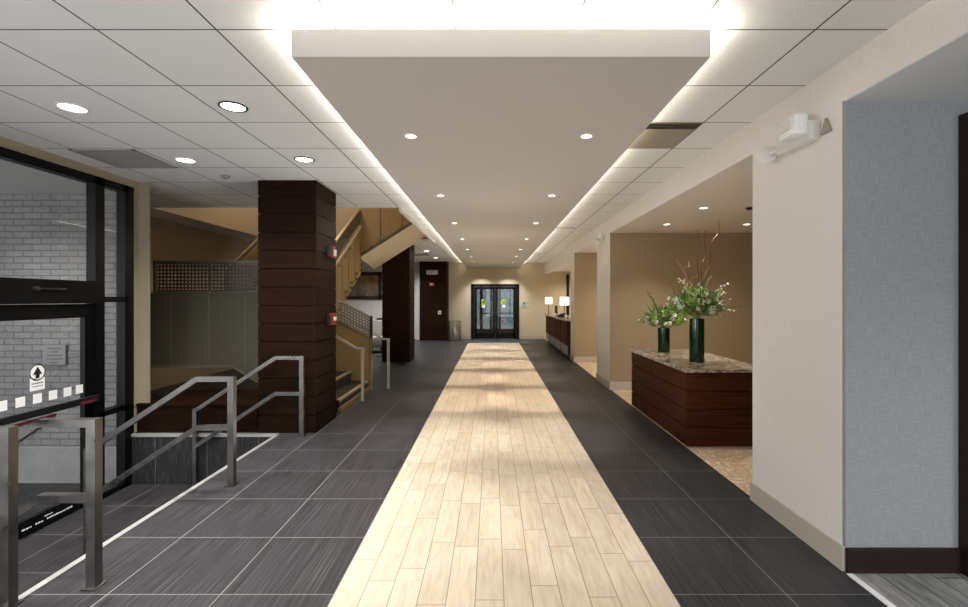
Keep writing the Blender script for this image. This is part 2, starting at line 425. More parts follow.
# dark door at the extreme right
d2 = MB().box(2.68, 2.80, 2.59, 2.68, 0, 2.62).box(3.63, 3.75, 2.59, 2.68, 0, 2.62).box(2.80, 3.63, 2.59, 2.68, 2.52, 2.62).build('door_2', M['darkbase'])
d2['kind'] = 'structure'; d2['label'] = 'dark brown door in a dark frame at far right'
MB().box(2.80, 3.63, 2.625, 2.67, .01, 2.52).build('door_leaf', M['darkbase'], d2)
MB().cyl((3.55, 2.62, 1.0), (3.55, 2.56, 1.0), .012).bar((3.55, 2.565, 1.0), (3.42, 2.565, 1.0), .02).build('handle', M['steel'], d2)

# ------------------------------------------------------------------ end wall, back wall, left walls
DX0, DX1, DZ = -.81, 1.05, 2.13
struct('wall_lounge', MB().box(-6, -2.75, YE, YE+.12, 0, ZC), M['white'])
struct('wall_end', MB().box(-2.75, DX0, YE, YE+.12, 0, ZC).box(DX1, XW, YE, YE+.12, 0, ZC).box(DX0, DX1, YE, YE+.12, DZ, ZC), M['endwall_tungsten'], 'beige end wall around the double door')
struct('baseboard_end', MB().box(-1.66, DX0, YE-.015, YE, 0, .12).box(DX1, XW, YE-.015, YE, 0, .12), M['base'])
struct('wall_left', MB().box(-5.92, -5.8, 5.55, YE+.1, -.1, ZC).box(-5.92, -4.22, 5.47, 5.6, ZL, ZC), M['tan'])
struct('wall_left_pilaster', MB().box(-4.3, -4.065, 5.47, 5.495, .335, ZC).box(-4.3, -4.19, 5.40, 5.47, ZL, ZC), M['pilaster'])
struct('wall_back', MB().box(-4.3, -.5, -4.12, -4, ZL, ZC).box(1.9, 2.2, -4.12, -4, 0, ZC).box(-3.9, 6.1, -4.12, -4, 2.75, ZC+.1).box(5.8, 6.1, -4.12, -4, 0, ZC), M['white'])
struct('window_2', MB().box(-3.6, -3.52, -4.1, -4.02, 0, 2.6).box(-1.9, -1.82, -4.1, -4.02, 0, 2.6).box(-.1, -.02, -4.1, -4.02, 0, 2.6).box(1.52, 1.6, -4.1, -4.02, 0, 2.6), M['black'])

# exterior vestibule beyond the storefront
struct('wall_brick', MB().box(-12, -4.3, 5.4, 5.55, -.166, 3.1), M['brick'], 'grey painted brick wall outside the glass')
struct('wall_brick_base', MB().box(-12, -4.3, 5.385, 5.55, ZL, -.166), M['conc'])
struct('ceiling_vestibule', MB().box(-12, -4.27, -4, 5.4, 2.79, 2.85), M['white'])

# ------------------------------------------------------------------ storefront (window_1) with glazed door
w1 = thing('window_1', 'black framed glass storefront beside the entrance steps', 'window', (XS, 2, ZL)); del w1['category']; w1['kind'] = 'structure'
fx0, fx1 = XS-.07, XS+.03
fr = MB()
fr.box(fx0, fx1, 5.25, 5.38, ZL, 2.86).box(fx0, fx1, 4.86, 4.975, ZL, 2.86).box(fx0, fx1, 2.55, 2.67, ZL, 2.86).box(fx0, fx1, .3, .4, ZL, 2.86).box(fx0, fx1, -2.1, -2.0, ZL, 2.86).box(fx0, fx1, -4.1, -4.0, ZL, 2.86)
fr.box(fx0, fx1, -4, 5.3, 2.78, 2.86).box(fx0, fx1, 4.9, 5.3, 1.53, 1.59).box(fx0, fx1, 4.9, 5.3, .30, .36).box(fx0, fx1, 4.9, 5.3, ZL, ZL+.06).box(fx0, fx1, -4, 2.6, ZL, ZL+.06)
fr.box(fx0-.02, fx1+.02, 2.6, 4.95, 1.52, 1.75)
fr.build('frame', M['black'], w1)
MB().box(XS-.025, XS-.015, 4.96, 5.27, ZL+.05, 2.8).build('glass_pane', M['glass'], w1)
MB().box(XS-.025, XS-.015, 2.66, 4.88, 1.74, 2.8).build('glass_pane', M['glass'], w1)
MB().box(XS-.025, XS-.015, -4, 2.56, ZL+.05, 2.8).build('glass_pane', M['glass'], w1)
MB().box(fx1+.03, fx1+.045, 4.2, 4.48, 1.655, 1.668).cyl((fx1+.02, 4.19, 1.66), (fx1+.06, 4.19, 1.66), .02).build('closer_arm', M['steel'], w1)
struct('trim_storefront_header', MB().box(XS-.1, XS+.02, -4, 5.42, 2.86, ZC), M['pilaster'])
d1 = MB()
dx0, dx1 = XS-.045, XS+.005
d1.box(dx0, dx1, 4.76, 4.86, ZL+.01, 1.515).box(dx0, dx1, 2.68, 2.80, ZL+.01, 1.515).box(dx0, dx1, 2.8, 4.76, 1.375, 1.515).box(dx0, dx1, 2.8, 4.76, ZL+.01, ZL+.15)
d1 = d1.build('door_1', M['black']); d1['kind'] = 'structure'; d1['label'] = 'black framed glass entrance door with push bar'
MB().box(XS-.025, XS-.015, 2.79, 4.77, ZL+.14, 1.38).build('glass_pane', M['glass'], d1)
MB().box(dx1+.045, dx1+.085, 2.75, 4.84, .50, .565, .006).box(dx1, dx1+.05, 4.78, 4.83, .51, .555).box(dx1, dx1+.05, 2.76, 2.81, .51, .555).build('push_bar', M['blackp'], d1)
MB().box(dx1+.0855, dx1+.0865, 4.62, 4.80, .505, .535).build('bar_label', M['magenta'], d1)['label'] = 'red label on the push bar end'
for yy, k in ((3.69, 1), (3.84, 1), (3.975, 1), (4.128, 1), (4.283, 1), (4.435, 1), (4.587, .9), (4.72, .7)):
    MB().box(XS-.0145, XS-.0135, yy-.042, yy+.042, .6, .688).build('white_square_decal', M['stick'], d1)
# arrow decal: ring, arrow, caption plate
yc, zc = 4.283, .885
dec = MB().cyl((XS-.0145, yc, zc), (XS-.0135, yc, zc), .076, n=40).box(XS-.0145, XS-.0135, yc-.07, yc+.07, zc-.165, zc-.05).build('arrow_decal', M['stick'], d1)
ring = MB()
for k in range(40):
    a, b = 2*math.pi*k/40, 2*math.pi*(k+1)/40
    ring.prism([(XS-.0132, yc+q*math.cos(e), zc+q*math.sin(e)) for q, e in ((.067, a), (.076, a), (.076, b), (.067, b))], (.0012, 0, 0))
xx = XS-.0125
ring.prism([(xx, yc, zc+.055), (xx, yc+.045, zc-.022), (xx, yc+.018, zc-.016), (xx, yc+.018, zc-.05), (xx, yc-.018, zc-.05), (xx, yc-.018, zc-.016), (xx, yc-.045, zc-.022)], (.0006, 0, 0))
for j, (w, h) in enumerate(((.11, .012), (.1, .008))):
    x = yc-w/2
    while x < yc+w/2:
        e = random.uniform(.006, .014); ring.box(xx, xx+.0006, x, x+e, zc-.105-.026*j, zc-.105-.026*j+h); x += e+.004
o = ring.build('arrow_symbol', M['ink'], d1)
# worn lettering on the bottom rail
let = MB(); y = 4.12
while y < 4.62:
    e = random.uniform(.012, .03); h = random.uniform(.010, .018)
    let.box(dx1+.0005, dx1+.0012, y, y+e, ZL+.068, ZL+.068+h); y += e+.006
    if random.random() < .12: y += .03
let.box(dx1+.0005, dx1+.0012, 4.33, 4.41, ZL+.105, ZL+.112)
let.build('rail_lettering', M['stick'], d1)
# plaque on the brick
xa = (44-492)*5.385/462; xb = (66.5-492)*5.385/462
za = 1.57-(364.5-298.5)*5.385/462; zb = 1.57-(345-298.5)*5.385/462
pl = thing('wall_plaque', 'small grey lettered plaque on the painted brick wall', 'plaque', ((xa+xb)/2, 5.39, (za+zb)/2))
MB().box(xa, xb, 5.372, 5.398, za, zb, .003).build('plate', M['plaque'], pl)
for j in range(5):
    tx = MB()
    w = (.15, .07, .16, .17, .1)[j]; zz = zb-.032-j*.041; x = (xa+xb)/2-w/2
    while x < (xa+xb)/2+w/2:
        e = random.uniform(.008, .02); tx.box(x, x+e, 5.3705, 5.373, zz-.012, zz); x += e+.006
    tx.build('lettering_line', M['plaqi'], pl)['kind'] = 'stuff'
MB().box(XS-.0145, XS-.0135, 4.08, 4.47, .43, .46).build('red_strip', M['magenta'], d1)  # plain red strip on the door glass
# ------------------------------------------------------------------ steel stair handrails
def handrail(name, x, y, label, ext=.30, post=.05):
    t = thing(name, label, 'handrail', (x, y, 0), 'steel handrails at the entrance steps')
    zt, zl, w = .915, .485, .042
    MB().box(x-post/2, x+post/2, y-post/2, y+post/2, .006, zt).build('upper_post', M['steel'], t)
    MB().box(x-.04, x+.04, y-.04, y+.04, .002, .008, .001).build('base_plate', M['steel'], t)
    xe = x-ext; xl = xe-.92; dz = .605
    for zz, nm in ((zt-w/2, 'top_rail'), (zl, 'lower_rail')):
        m = MB().bar((x-post/2, y, zz-.001), (xe, y, zz-.001), post*.9, w)
        m.bar((xe, y, zz-.001), (xl, y, zz-dz), post*.87, w)
        m.cyl((xe, y-post*.43, zz-.001), (xe, y+post*.43, zz-.001), w/2-.0005, n=20)
        m.build(nm, M['steel'], t)
    MB().box(xl-.022, xl+.022, y-.022, y+.022, ZL+.004, zt-dz).build('lower_post', M['steel'], t)
    return t
handrail('handrail', -2.47, 2.36, 'brushed steel handrail at lower left, its post cut by the frame edge', .3)
handrail('handrail', -2.17, 2.52, 'brushed steel handrail beside the push bar door, second from the camera', .29)
handrail('handrail', -2.19, 3.89, 'brushed steel handrail at the middle of the entrance steps', .29)
handrail('handrail', -2.17, 5.28, 'brushed steel handrail in front of the near wood column', .30)

# ------------------------------------------------------------------ wood columns
def column(name, x0, x1, y0, y1, label, ztop=ZC):
    m = MB().box(x0+.014, x1-.014, y0+.014, y1-.014, 0, ztop); bh = .213; z = 0
    while z < ztop-.02:
        m.box(x0, x1, y0, y1, z+.006, min(z+bh-.006, ztop)); z += bh
    return struct(name, m, M['wood'], label)
column('column', -2.73, -2.05, 5.39, 6.07, 'wide dark wood plank column beside the steps')
column('column', -2.71, -2.03, 11.4, 12.1, 'dark wood plank column behind the staircase')
column('column', -2.70, -1.68, 17.2, 17.88, 'dark wood plank panel column on the end wall')
struct('trim_column_side', MB().box(-2.86, -2.70, 17.5, 17.88, 0, ZC), M['white'])
pb = thing('wood_plinth', 'low dark wood plinth between the pilaster and near column', 'plinth', (-3.45, 5.8, 0))
MB().box(-4.17, -2.76, 5.43, 6.25, .002, .30).build('body', M['wood'], pb)
MB().box(-4.18, -2.755, 5.42, 6.26, .30, .333, .004).build('cap', M['wood'], pb)

# ------------------------------------------------------------------ staircase
st = thing('staircase', 'bronze panelled staircase with perforated metal guards behind the column', 'staircase', (-2.1, 7.1, 0))
for k in range(7):                                              # first flight, climbing away from the corridor
    x = -2.12-.28*k
    s_ = MB().box(x-.30, x, 6.40, 7.88, max(0.002, .17*k-.1), .17*(k+1)-.003).build('step', M['stairdark'], st)
    MB().box(x-.035, x+.012, 6.40, 7.88, .17*(k+1)-.03, .17*(k+1)).build('nosing', M['nosing'], s_)
MB().box(-5.6, -4.06, 6.38, 7.95, 1.0, 1.19).build('landing', M['stairdark'], st)
# near cladding of landing and first flight
MB().prism([(-5.6, 6.36, .62), (-3.56, 6.36, .62), (-3.2, 6.36, .40), (-2.75, 6.36, .14), (-2.2, 6.36, .14), (-2.2, 6.36, .75), (-3.2, 6.36, 1.65), (-5.6, 6.36, 1.65)], (0, .03, 0)).build('landing_cladding', M['olive'], st)
MB().box(-4.43, -4.41, 6.352, 6.36, .66, 1.62).box(-3.91, -3.89, 6.352, 6.36, .66, 1.62).box(-3.40, -3.38, 6.352, 6.36, .66, 1.62).bar((-5.6, 6.352, .635), (-3.55, 6.352, .635), .02, .03).bar((-3.56, 6.352, .635), (-2.8, 6.352, .17), .02, .03).build('cladding_trim', M['cladtrim'], st)
def perforated(x0, x1, y, z0, z1, dz=0, pitch=.05, bar=.022, th=.006):
    """perforated sheet in the XZ plane, sheared by dz over its length"""
    m = MB(); L = x1-x0; n = max(2, int(round(L/pitch))); k = max(2, int(round((z1-z0)/pitch)))
    for i in range(n+1):
        t = i/n; x = x0+L*t; m.box(x-bar/2, x+bar/2, y-th/2, y+th/2, z0+dz*t, z1+dz*t)
    for j in range(k+1):
        z = z0+(z1-z0)*j/k; w = bar if 0 < j < k else .035
        m.bar((x0, y, z), (x1, y, z+dz), th, w)
    return m
perforated(-4.63, -3.90, 6.37, 1.67, 2.06).build('perforated_guard', M['perf'], st)
perforated(-3.88, -3.2, 6.37, 1.67, 2.06).build('perforated_guard', M['perf'], st)
MB().bar((-4.65, 6.37, 2.075), (-3.2, 6.37, 2.075), .05, .025).box(-4.66, -4.62, 6.35, 6.39, 1.62, 2.08).build('guard_frame', M['perf'], st)
# far guard of the first flight
g0, g1, yy = -3.9, -2.08, 7.93
sl = -.54
zt = lambda x, z: z+sl*(x-g1)
MB().prism([(g1, yy, .002), (g1, yy, .875), (g0, yy, zt(g0, .875)), (g0, yy, .5), (-3.2, yy, .1), (-3.2, yy, .002)], (0, .03, 0)).build('flight_guard_panel', M['tanpanel'], st)
MB().bar((g0, yy, zt(g0, .885)), (g1+.01, yy, .885), .05, .02).box(g1-.01, g1+.02, yy-.03, yy+.04, .002, .9).build('guard_cap', M['rail'], st)
perforated(g0, g1, yy+.01, zt(g0, .91), zt(g0, 1.23), sl*(g1-g0)).build('perforated_guard', M['perfl'], st)
MB().bar((g0, yy, zt(g0, 1.245)), (g1, yy, 1.245), .05, .025).build('guard_rail', M['rail'], st)
MB().box(g1-.02, g1+.02, yy-.01, yy+.05, .6, 1.27).build('guard_post', M['blackp'], st)
def stair_rail(xp, y, zt_, name):
    m = MB().bar((xp, y, 0), (xp, y, zt_), .04).bar((xp+.02, y, zt_), (xp-.1, y, zt_+.01), .04, .03).bar((xp-.09, y, zt_+.005), (xp-1.55, y, zt_+.86), .04, .03)
    return m.build(name, M['railpale'], st)
stair_rail(-1.98, 7.07, .80, 'stair_handrail')
stair_rail(-1.80, 8.02, .86, 'stair_handrail')
MB().box(-2.13, -2.08, 6.38, 7.92, .002, .06).build('kick_plate', M['tanpanel'], st)
# second flight, climbing away from the camera
xg = -2.87
for k in range(8):
    y = 7.97+.285*k
    s_ = MB().box(-4.85, xg-.03, y, y+.33, 1.2+.185*k-.08, 1.2+.185*(k+1)).build('step', M['stairdark'], st)
P = lambda y: 2.24+.573*(y-8.47)           # top of guard panel
B = lambda y: P(y)-1.02
ya, yb = 7.97, 9.99
MB().prism([(xg, ya, B(ya)+.1), (xg, ya, P(ya)), (xg, yb, P(yb)), (xg, yb, B(yb))], (.03, 0, 0)).build('flight_guard_panel', M['tanpanel'], st)
MB().prism([(xg-.02, ya, B(ya)+.02), (xg-.02, yb, B(yb)+.02), (xg-.02, yb, B(yb)+.14), (xg-.02, ya, B(ya)+.14)], (-1.95, 0, 0)).build('flight_soffit', M['creamsof'], st)
MB().bar((xg+.015, ya, P(ya)+.02), (xg+.015, yb, P(yb)+.02), .06, .07).build('guard_cap', M['creamsof'], st)
seam = MB()
for y in (8.35, 8.75, 9.15, 9.55): seam.box(xg+.028, xg+.034, y-.006, y+.006, B(y)+.06, P(y)-.03)
seam.build('panel_seam', M['stairdark'], st)
for i in range(6):
    y = 8.2+.34*i
    MB().cyl((xg+.03, y, P(y)-.10), (xg+.075, y, P(y)-.10), .034, n=14).build('standoff', M['brass'], st)
    MB().cyl((xg+.03, y, B(y)+.14), (xg+.075, y, B(y)+.14), .034, n=14).build('standoff', M['brass'], st)
    MB().cyl((xg+.03, y+.02, B(y)+.24), (xg+.075, y+.02, B(y)+.24), .034, n=14).build('standoff', M['brass'], st)
pg = MB()                                                       # perforated strip over the second flight's panel (runs along Y)
n_ = 34
for i in range(n_+1):
    y = ya+(yb-ya)*i/n_; pg.box(xg-.003, xg+.003, y-.012, y+.012, P(y)+.04, P(y)+.36)
for j in range(7):
    q = .05+.05*j; pg.bar((xg, ya, P(ya)+q), (xg, yb, P(yb)+q), .006, .022)
pg.build('perforated_guard', M['perfd'], st)
MB().bar((xg, ya, P(ya)+.38), (xg, yb, P(yb)+.38), .05, .035).build('guard_rail', M['rail'], st)
# left rail of the second flight
MB().bar((-4.6, 7.97, 2.03), (-4.6, 9.9, 3.25), .05, .04).bar((-4.6, 8.0, 1.3), (-4.6, 8.0, 2.05), .04).build('guard_rail', M['rail'], st)
MB().prism([(-4.6, 8.0, 1.3), (-4.6, 8.0, 1.95), (-4.6, 9.9, 3.15), (-4.6, 9.9, 2.5)], (.02, 0, 0)).build('flight_guard_panel', M['tanpanel'], st)
MB().box(-4.85, xg, 9.98, 11.3, 2.49, 2.68).build('landing', M['creamsof'], st)
# third flight, climbing towards the corridor through the ceiling opening
yn, yf = 10.0, 11.26
bz = lambda x: 2.49+.634*(x+2.81)
xe = -1.44
sof = MB().prism([(xg, yn+.03, bz(xg)), (xe, yn+.03, bz(xe)), (xe, yn+.03, bz(xe)+.14), (xg, yn+.03, bz(xg)+.2)], (0, yf-yn-.03, 0))
for v in sof.bm.verts:
    if v.co.y > yn+.5 and abs(v.co.z-bz(v.co.x)) < .05: v.co.z -= .17
sof.build('flight_soffit', M['creamsof'], st)
for k in range(5):
    x = xg+.28*k; s_ = MB().box(x, min(x+.29, xe), yn+.05, yf, 2.69+.178*k-.06, 2.69+.178*(k+1)).build('step', M['stairdark'], st)
MB().prism([(xg, yn, bz(xg)+.03), (xe, yn, bz(xe)+.03), (xe, yn, bz(xe)+1.25), (xg, yn, bz(xg)+1.25)], (0, .03, 0)).build('flight_guard_panel', M['tanpanel'], st)
MB().prism([(xg-.01, yn-.01, bz(xg)-.0), (xe, yn-.01, bz(xe)), (xe, yn-.01, bz(xe)+.07), (xg-.01, yn-.01, bz(xg)+.07)], (0, .03, 0)).build('guard_trim', M['olive'], st)
MB().box(-2.42, -2.41, yn-.006, yn, bz(-2.42)+.1, 3.9).box(-1.95, -1.94, yn-.006, yn, bz(-1.95)+.1, 4.1).build('panel_seam', M['stairdark'], st)
for x in (-2.46, -2.37, -2.0, -1.9): MB().cyl((x, yn-.05, bz(x)+.13), (x, yn, bz(x)+.13), .024, n=14).build('standoff', M['brass'], st)

# ------------------------------------------------------------------ alcove desk with flowers
dk = thing('display_counter', 'dark wood plank display counter with granite top in the alcove', 'counter', (2.5, 5.8, 0))
b = MB().box(2.075, 2.93, 4.90, 6.78, .004, .785)
for i in range(4):
    z = .012+.196*i; b.box(2.055, 2.95, 4.88, 6.80, z, z+.183, .003)
b.build('body', M['wood_desk'], dk)
MB().box(2.035, 2.97, 4.86, 6.82, .79, .822, .004).build('worktop', M['granite'], dk)
def vase(x, y, r, h, label):
    z = .823; m = MB().lathe([(0, 0), (r*.98, 0), (r, .01), (r, h), (r*.88, h), (r*.86, h-.02), (r*.86, .03), (0, .03)], (x, y, z), 40)
    o = origin(m.build('vase', M['vase'], None, True), (x, y, z)); tag(o, label, 'vase', 'green cylinder vases'); return o
vase(2.42, 5.46, .083, .51, 'tall dark green cylinder vase at the front of the counter')
vase(2.41, 6.48, .08, .335, 'shorter dark green cylinder vase at the back of the counter')

def floret_mesh(n, r, mat, name):
    m = MB()
    for i in range(n):
        u = 1-2*(i+.5)/n; a = i*2.4; s_ = math.sqrt(1-u*u); d = Vector((s_*math.cos(a), s_*math.sin(a), u))
        c = d*r; q = d.to_track_quat('Z', 'Y')
        ctr = m.bm.verts.new(c)
        for k in range(5):
            t = 2*math.pi*k/5+i
            p = [q@Vector((math.cos(t+e)*rr, math.sin(t+e)*rr, zz))+c for e, rr, zz in ((-.45, r*.3, r*.05), (0, r*.48, r*.14), (.45, r*.3, r*.05))]
            m.bm.faces.new([ctr]+[m.bm.verts.new(v) for v in p])
    m.ball((0, 0, 0), r*.75, 1)
    o = m.build(name, mat); return o
def lily_mesh(mat):
    m = MB()
    for k in range(6):
        t = 2*math.pi*k/6; ax = Vector((math.cos(t), math.sin(t), 0)); sd = Vector((-math.sin(t), math.cos(t), 0))
        row = []
        for f, w, z in ((.05, .004, 0), (.3, .016, .022), (.65, .018, .034), (1, .002, .024)):
            row.append((m.bm.verts.new(ax*.06*f-sd*w+Vector((0, 0, z))), m.bm.verts.new(ax*.06*f+sd*w+Vector((0, 0, z)))))
        for A, B_ in zip(row, row[1:]): m.bm.faces.new((A[0], A[1], B_[1], B_[0]))
    m.cyl((0, 0, 0), (0, 0, .03), .003, n=5)
    return m.build('blossom', mat)
def leaf_into(m, p, d, L, w):
    d = d.normalized(); sd = d.cross(Vector((random.uniform(-.4, .4), random.uniform(-.4, .4), 1))).normalized(); up = sd.cross(d)
    a = [m.bm.verts.new(p), m.bm.verts.new(p+d*L*.45+sd*w+up*L*.06), m.bm.verts.new(p+d*L), m.bm.verts.new(p+d*L*.45-sd*w+up*L*.06)]
    m.bm.faces.new(a)
protoW = floret_mesh(26, .042, M['petal'], 'blossom'); protoG = floret_mesh(26, .05, M['green'], 'blossom'); protoL = lily_mesh(M['petal'])
def bouquet(name, c, rx, rz, nW, nG, nL, nfol, sprays, twigs, label, rise):
    t = thing(name, label, 'flower arrangement', c, 'flower arrangements'); c = Vector(c)
    def where(k):
        a = random.uniform(0, 2*math.pi); e = random.uniform(-.15, 1)
        d = Vector((math.cos(a)*math.sqrt(1-e*e*.9), math.sin(a)*math.sqrt(1-e*e*.9), e)); return d
    used = [0]
    def put(proto, n, s0, s1):
        for k in range(n):
            d = where(k); p = Vector((d.x*rx, d.y*rx, rise+d.z*rz))*random.uniform(.72, 1.0)
            q = (d+Vector((0, -.5, .2))).to_track_quat('Z', 'Y').to_euler()
            dup_mesh(proto, p, q, random.uniform(s0, s1), t)
    put(protoW, nW, .5, .85); put(protoG, nG, .9, 1.3); put(protoL, nL, .6, 1.0)
    fol = MB()
    for k in range(nfol):
        d = where(k); p = Vector((d.x*rx, d.y*rx, rise+d.z*rz))*random.uniform(.3, .95)
        leaf_into(fol, p+c, d+Vector((0, 0, random.uniform(-.3, .5))), random.uniform(.05, .11), random.uniform(.012, .022))
    f_ = fol.build('foliage', M['leafd'], t)
    fol = MB()
    for k in range(nfol):
        d = where(k); p = Vector((d.x*rx, d.y*rx, rise+d.z*rz))*random.uniform(.5, 1.0)
        leaf_into(fol, p+c, d+Vector((0, 0, random.uniform(0, .9))), random.uniform(.07, .17), random.uniform(.007, .014))
    fol.build('foliage', M['leaf'], t)
    core = MB()
    for k in range(14):
        a = 2*math.pi*k/14; core.tube([c+Vector((.03*math.cos(a), .03*math.sin(a), -.08)), c+Vector((.03*math.cos(a), .03*math.sin(a), .02)), c+Vector((rx*.5*math.cos(a), rx*.5*math.sin(a), rise*.9))], .004)
    core.build('flower_stems', M['leaf'], t)
    for (dx, dy, dz, kind) in sprays:
        m = MB(); a = c+Vector((dx*.15, dy*.15, .05)); e = c+Vector((dx, dy, dz)); mid = (a+e)/2+Vector((-dx*.12, 0, abs(dz)*.14+.02))
        pts = [a*(1-s)**2+mid*2*s*(1-s)+e*s*s for s in [i/9 for i in range(10)]]
        m.tube(pts, .004, 5, .4)
        for i in range(3, 10):
            for sgn in (-1, 1):
                dd = (pts[i]-pts[i-1]).normalized()+Vector((random.uniform(-.7, .7), random.uniform(-.5, .5), random.uniform(-.3, .6)))
                leaf_into(m, pts[i], dd, random.uniform(.03, .055), .008)
        sp = m.build('spray', M['leaf'] if kind else M['leafd'], t)
        if kind == 2:
            bud = MB()
            for i in range(4, 10):
                for q in range(2): bud.ball(pts[i]+Vector((random.uniform(-.02, .02), random.uniform(-.02, .02), random.uniform(-.01, .02))), .011, 1)
            bud.build('buds', M['petal'], sp)['kind'] = 'stuff'
    for (dx, dy, dz, curl, mk) in twigs:
        pts = []; ph = random.uniform(0, 6)
        for i in range(40):
            s = i/39; q = curl*s
            pts.append(c+Vector((dx*s+q*math.sin(15*s+ph), dy*s+q*math.cos(13*s+ph), .05+dz*s+q*.6*math.sin(19*s+ph))))
        MB().tube(pts, .0075, 5, .4).build('twig', M[mk], t)
    return t
bouquet('flower_arrangement', (2.42, 5.46, 1.33), .27, .22, 24, 12, 16, 260,
        [(.50, 0, .14, 1), (.42, -.05, .10, 2), (.36, .1, .30, 2), (.30, -.1, .40, 2), (-.2, .05, .47, 2), (-.28, 0, .38, 1), (.2, .1, .48, 1), (.0, -.1, .42, 2), (-.34, -.05, .2, 1), (.28, .05, .02, 2), (.44, .1, .22, 1), (-.1, .1, .44, 2)],
        [(-.2, 0, .62, .07, 'twigl'), (-.12, .05, .66, .08, 'twigl'), (-.05, -.05, .5, .06, 'twigl'), (.05, .05, .98, .035, 'twig'), (.12, 0, 1.0, .05, 'twig'), (-.16, -.05, .56, .05, 'twig'), (.30, .1, 1.12, .05, 'twig')],
        'large white and green flower arrangement with curly twigs in the tall vase', .12)
bouquet('flower_arrangement', (2.41, 6.48, 1.155), .25, .19, 20, 8, 14, 200,
        [(-.38, 0, .16, 1), (-.22, 0, .50, 0), (-.2, .05, .46, 0), (.08, 0, .42, 2), (.2, .1, .36, 2), (-.32, .05, .1, 2), (.3, 0, .2, 2), (-.1, .1, .3, 1), (.36, 0, .12, 2)],
        [(.15, 0, .5, .03, 'twig')],
        'smaller white and green flower arrangement in the shorter vase', .09)
for p in (protoW, protoG, protoL): bpy.data.objects.remove(p)

# ------------------------------------------------------------------ recessed downlights and vents
nlight = 0
def downlight(x, y, z, r, label, group, watts, ang, lensm='lens', ringm='ring', color=(1, .9, .76), blend=.9, soft=.04):
    t = thing('recessed_downlight', label, 'downlight', (x, y, z), group)
    m = MB().lathe([(r*.82, -.004), (r*.86, -.009), (r, -.006), (r, .002), (r*.82, .002), (r*.82, -.004)], (x, y, z), 32); m.build('trim_ring', M[ringm], t, True)
    MB().cyl((x, y, z-.0035), (x, y, z+.0005), r*.81, n=28).build('lens', M[lensm], t)
    if watts: light('lamp', 'SPOT', (x, y, z-.03), watts, color, parent=t, spot_size=R(ang), spot_blend=blend, shadow_soft_size=soft)
    return t
ordn = ['first', 'second', 'third', 'fourth', 'fifth', 'sixth', 'seventh', 'eighth']
WS = 230
for i in range(8):
    y = 3.345+1.93*i
    if y > 17.4: continue
    for x, sd in ((-.588, 'left'), (.684, 'right')):
        downlight(x, y, SZ0, .046, f'small downlight in the floating slab, {ordn[i]} of the {sd} row from the camera', 'slab downlights', WS*1.1 if i > 1 else WS*(.42, .65)[i], 40, 'lensw', color=(1, .86, .68) if i > 1 else (1, .97, .93), blend=.6)
tl = 210
for (x, y, lab) in ((-3.03, 3.336, 'large round downlight in the tiles over the storefront door'), (-1.86, 3.32, 'large round downlight in the tiles beside the near slab edge'),
                    (-3.05, 4.60, 'large round downlight in the tiles beside the grey return vent'), (-1.86, 4.58, 'large round downlight in the tiles in front of the near wood column')):
    downlight(x, y, ZC, .097, lab, 'large ceiling tile downlights', tl, 130, 'lens', 'ringd' if x > -2 else 'ring', (1, .97, .93), 1, .08)
for (x, y) in ((-3.03, 2.07), (-1.86, 2.07), (-3.03, .8), (-1.86, .8), (-3.0, -1.2), (-1.8, -1.2), (1.4, .2), (1.4, -1.6)):
    light('ceiling_lamp', 'SPOT', (x, y, ZC-.03), tl*.8, (1, .97, .93), spot_size=R(140), spot_blend=1, shadow_soft_size=.1)
for (x, y, lab) in ((2.62, 5.72, 'small alcove ceiling downlight above the flowers'), (2.64, 6.98, 'small alcove ceiling downlight near the corridor pier'), (3.85, 6.98, 'small alcove ceiling downlight deeper in the alcove')):
    downlight(x, y, 2.695, .055, lab, 'alcove downlights', 105 if x < 3 else 45, 110, 'lensw', color=(1, .9, .76), blend=1)
light('alcove_lamp', 'SPOT', (3.4, 5.0, 2.66), 70, (1, .9, .76), spot_size=R(120), spot_blend=1, shadow_soft_size=.06)
light('alcove_lamp', 'SPOT', (3.2, 10.2, 2.66), 160, (1, .86, .66), spot_size=R(140), spot_blend=1, shadow_soft_size=.06)
for (x, y, lab) in ((-.40, 17.45, 'left'), (.62, 17.45, 'right')):
    light('door_wash', 'SPOT', (x, y-.25, SZ0-.02), 150, (.97, .98, 1), rot=(R(14), 0, 0), spot_size=R(100), spot_blend=1, shadow_soft_size=.03)
for (x, y, lab) in ((-1.9, 13.4, 'small ceiling downlight behind the far column'), (-1.9, 15.6, 'small ceiling downlight in front of the wood end panel')):
    downlight(x, y, ZC, .09, lab, 'far ceiling tile downlights', 120, 130, 'lens', color=(1, .97, .93), blend=1)
for (x, y) in ((-4.2, 13.0), (-4.6, 15.4), (-3.4, 16.4)):
    light('lounge_lamp', 'SPOT', (x, y, ZC-.03), 250, (1, .98, .96), spot_size=R(150), spot_blend=1, shadow_soft_size=.1)
downlight(-5.06, 5.33*.0+4.42, 2.79, .12, 'round downlight in the vestibule ceiling outside the glass', None, 200, 140, 'lens', color=(1, .97, .93), blend=1, soft=.1)
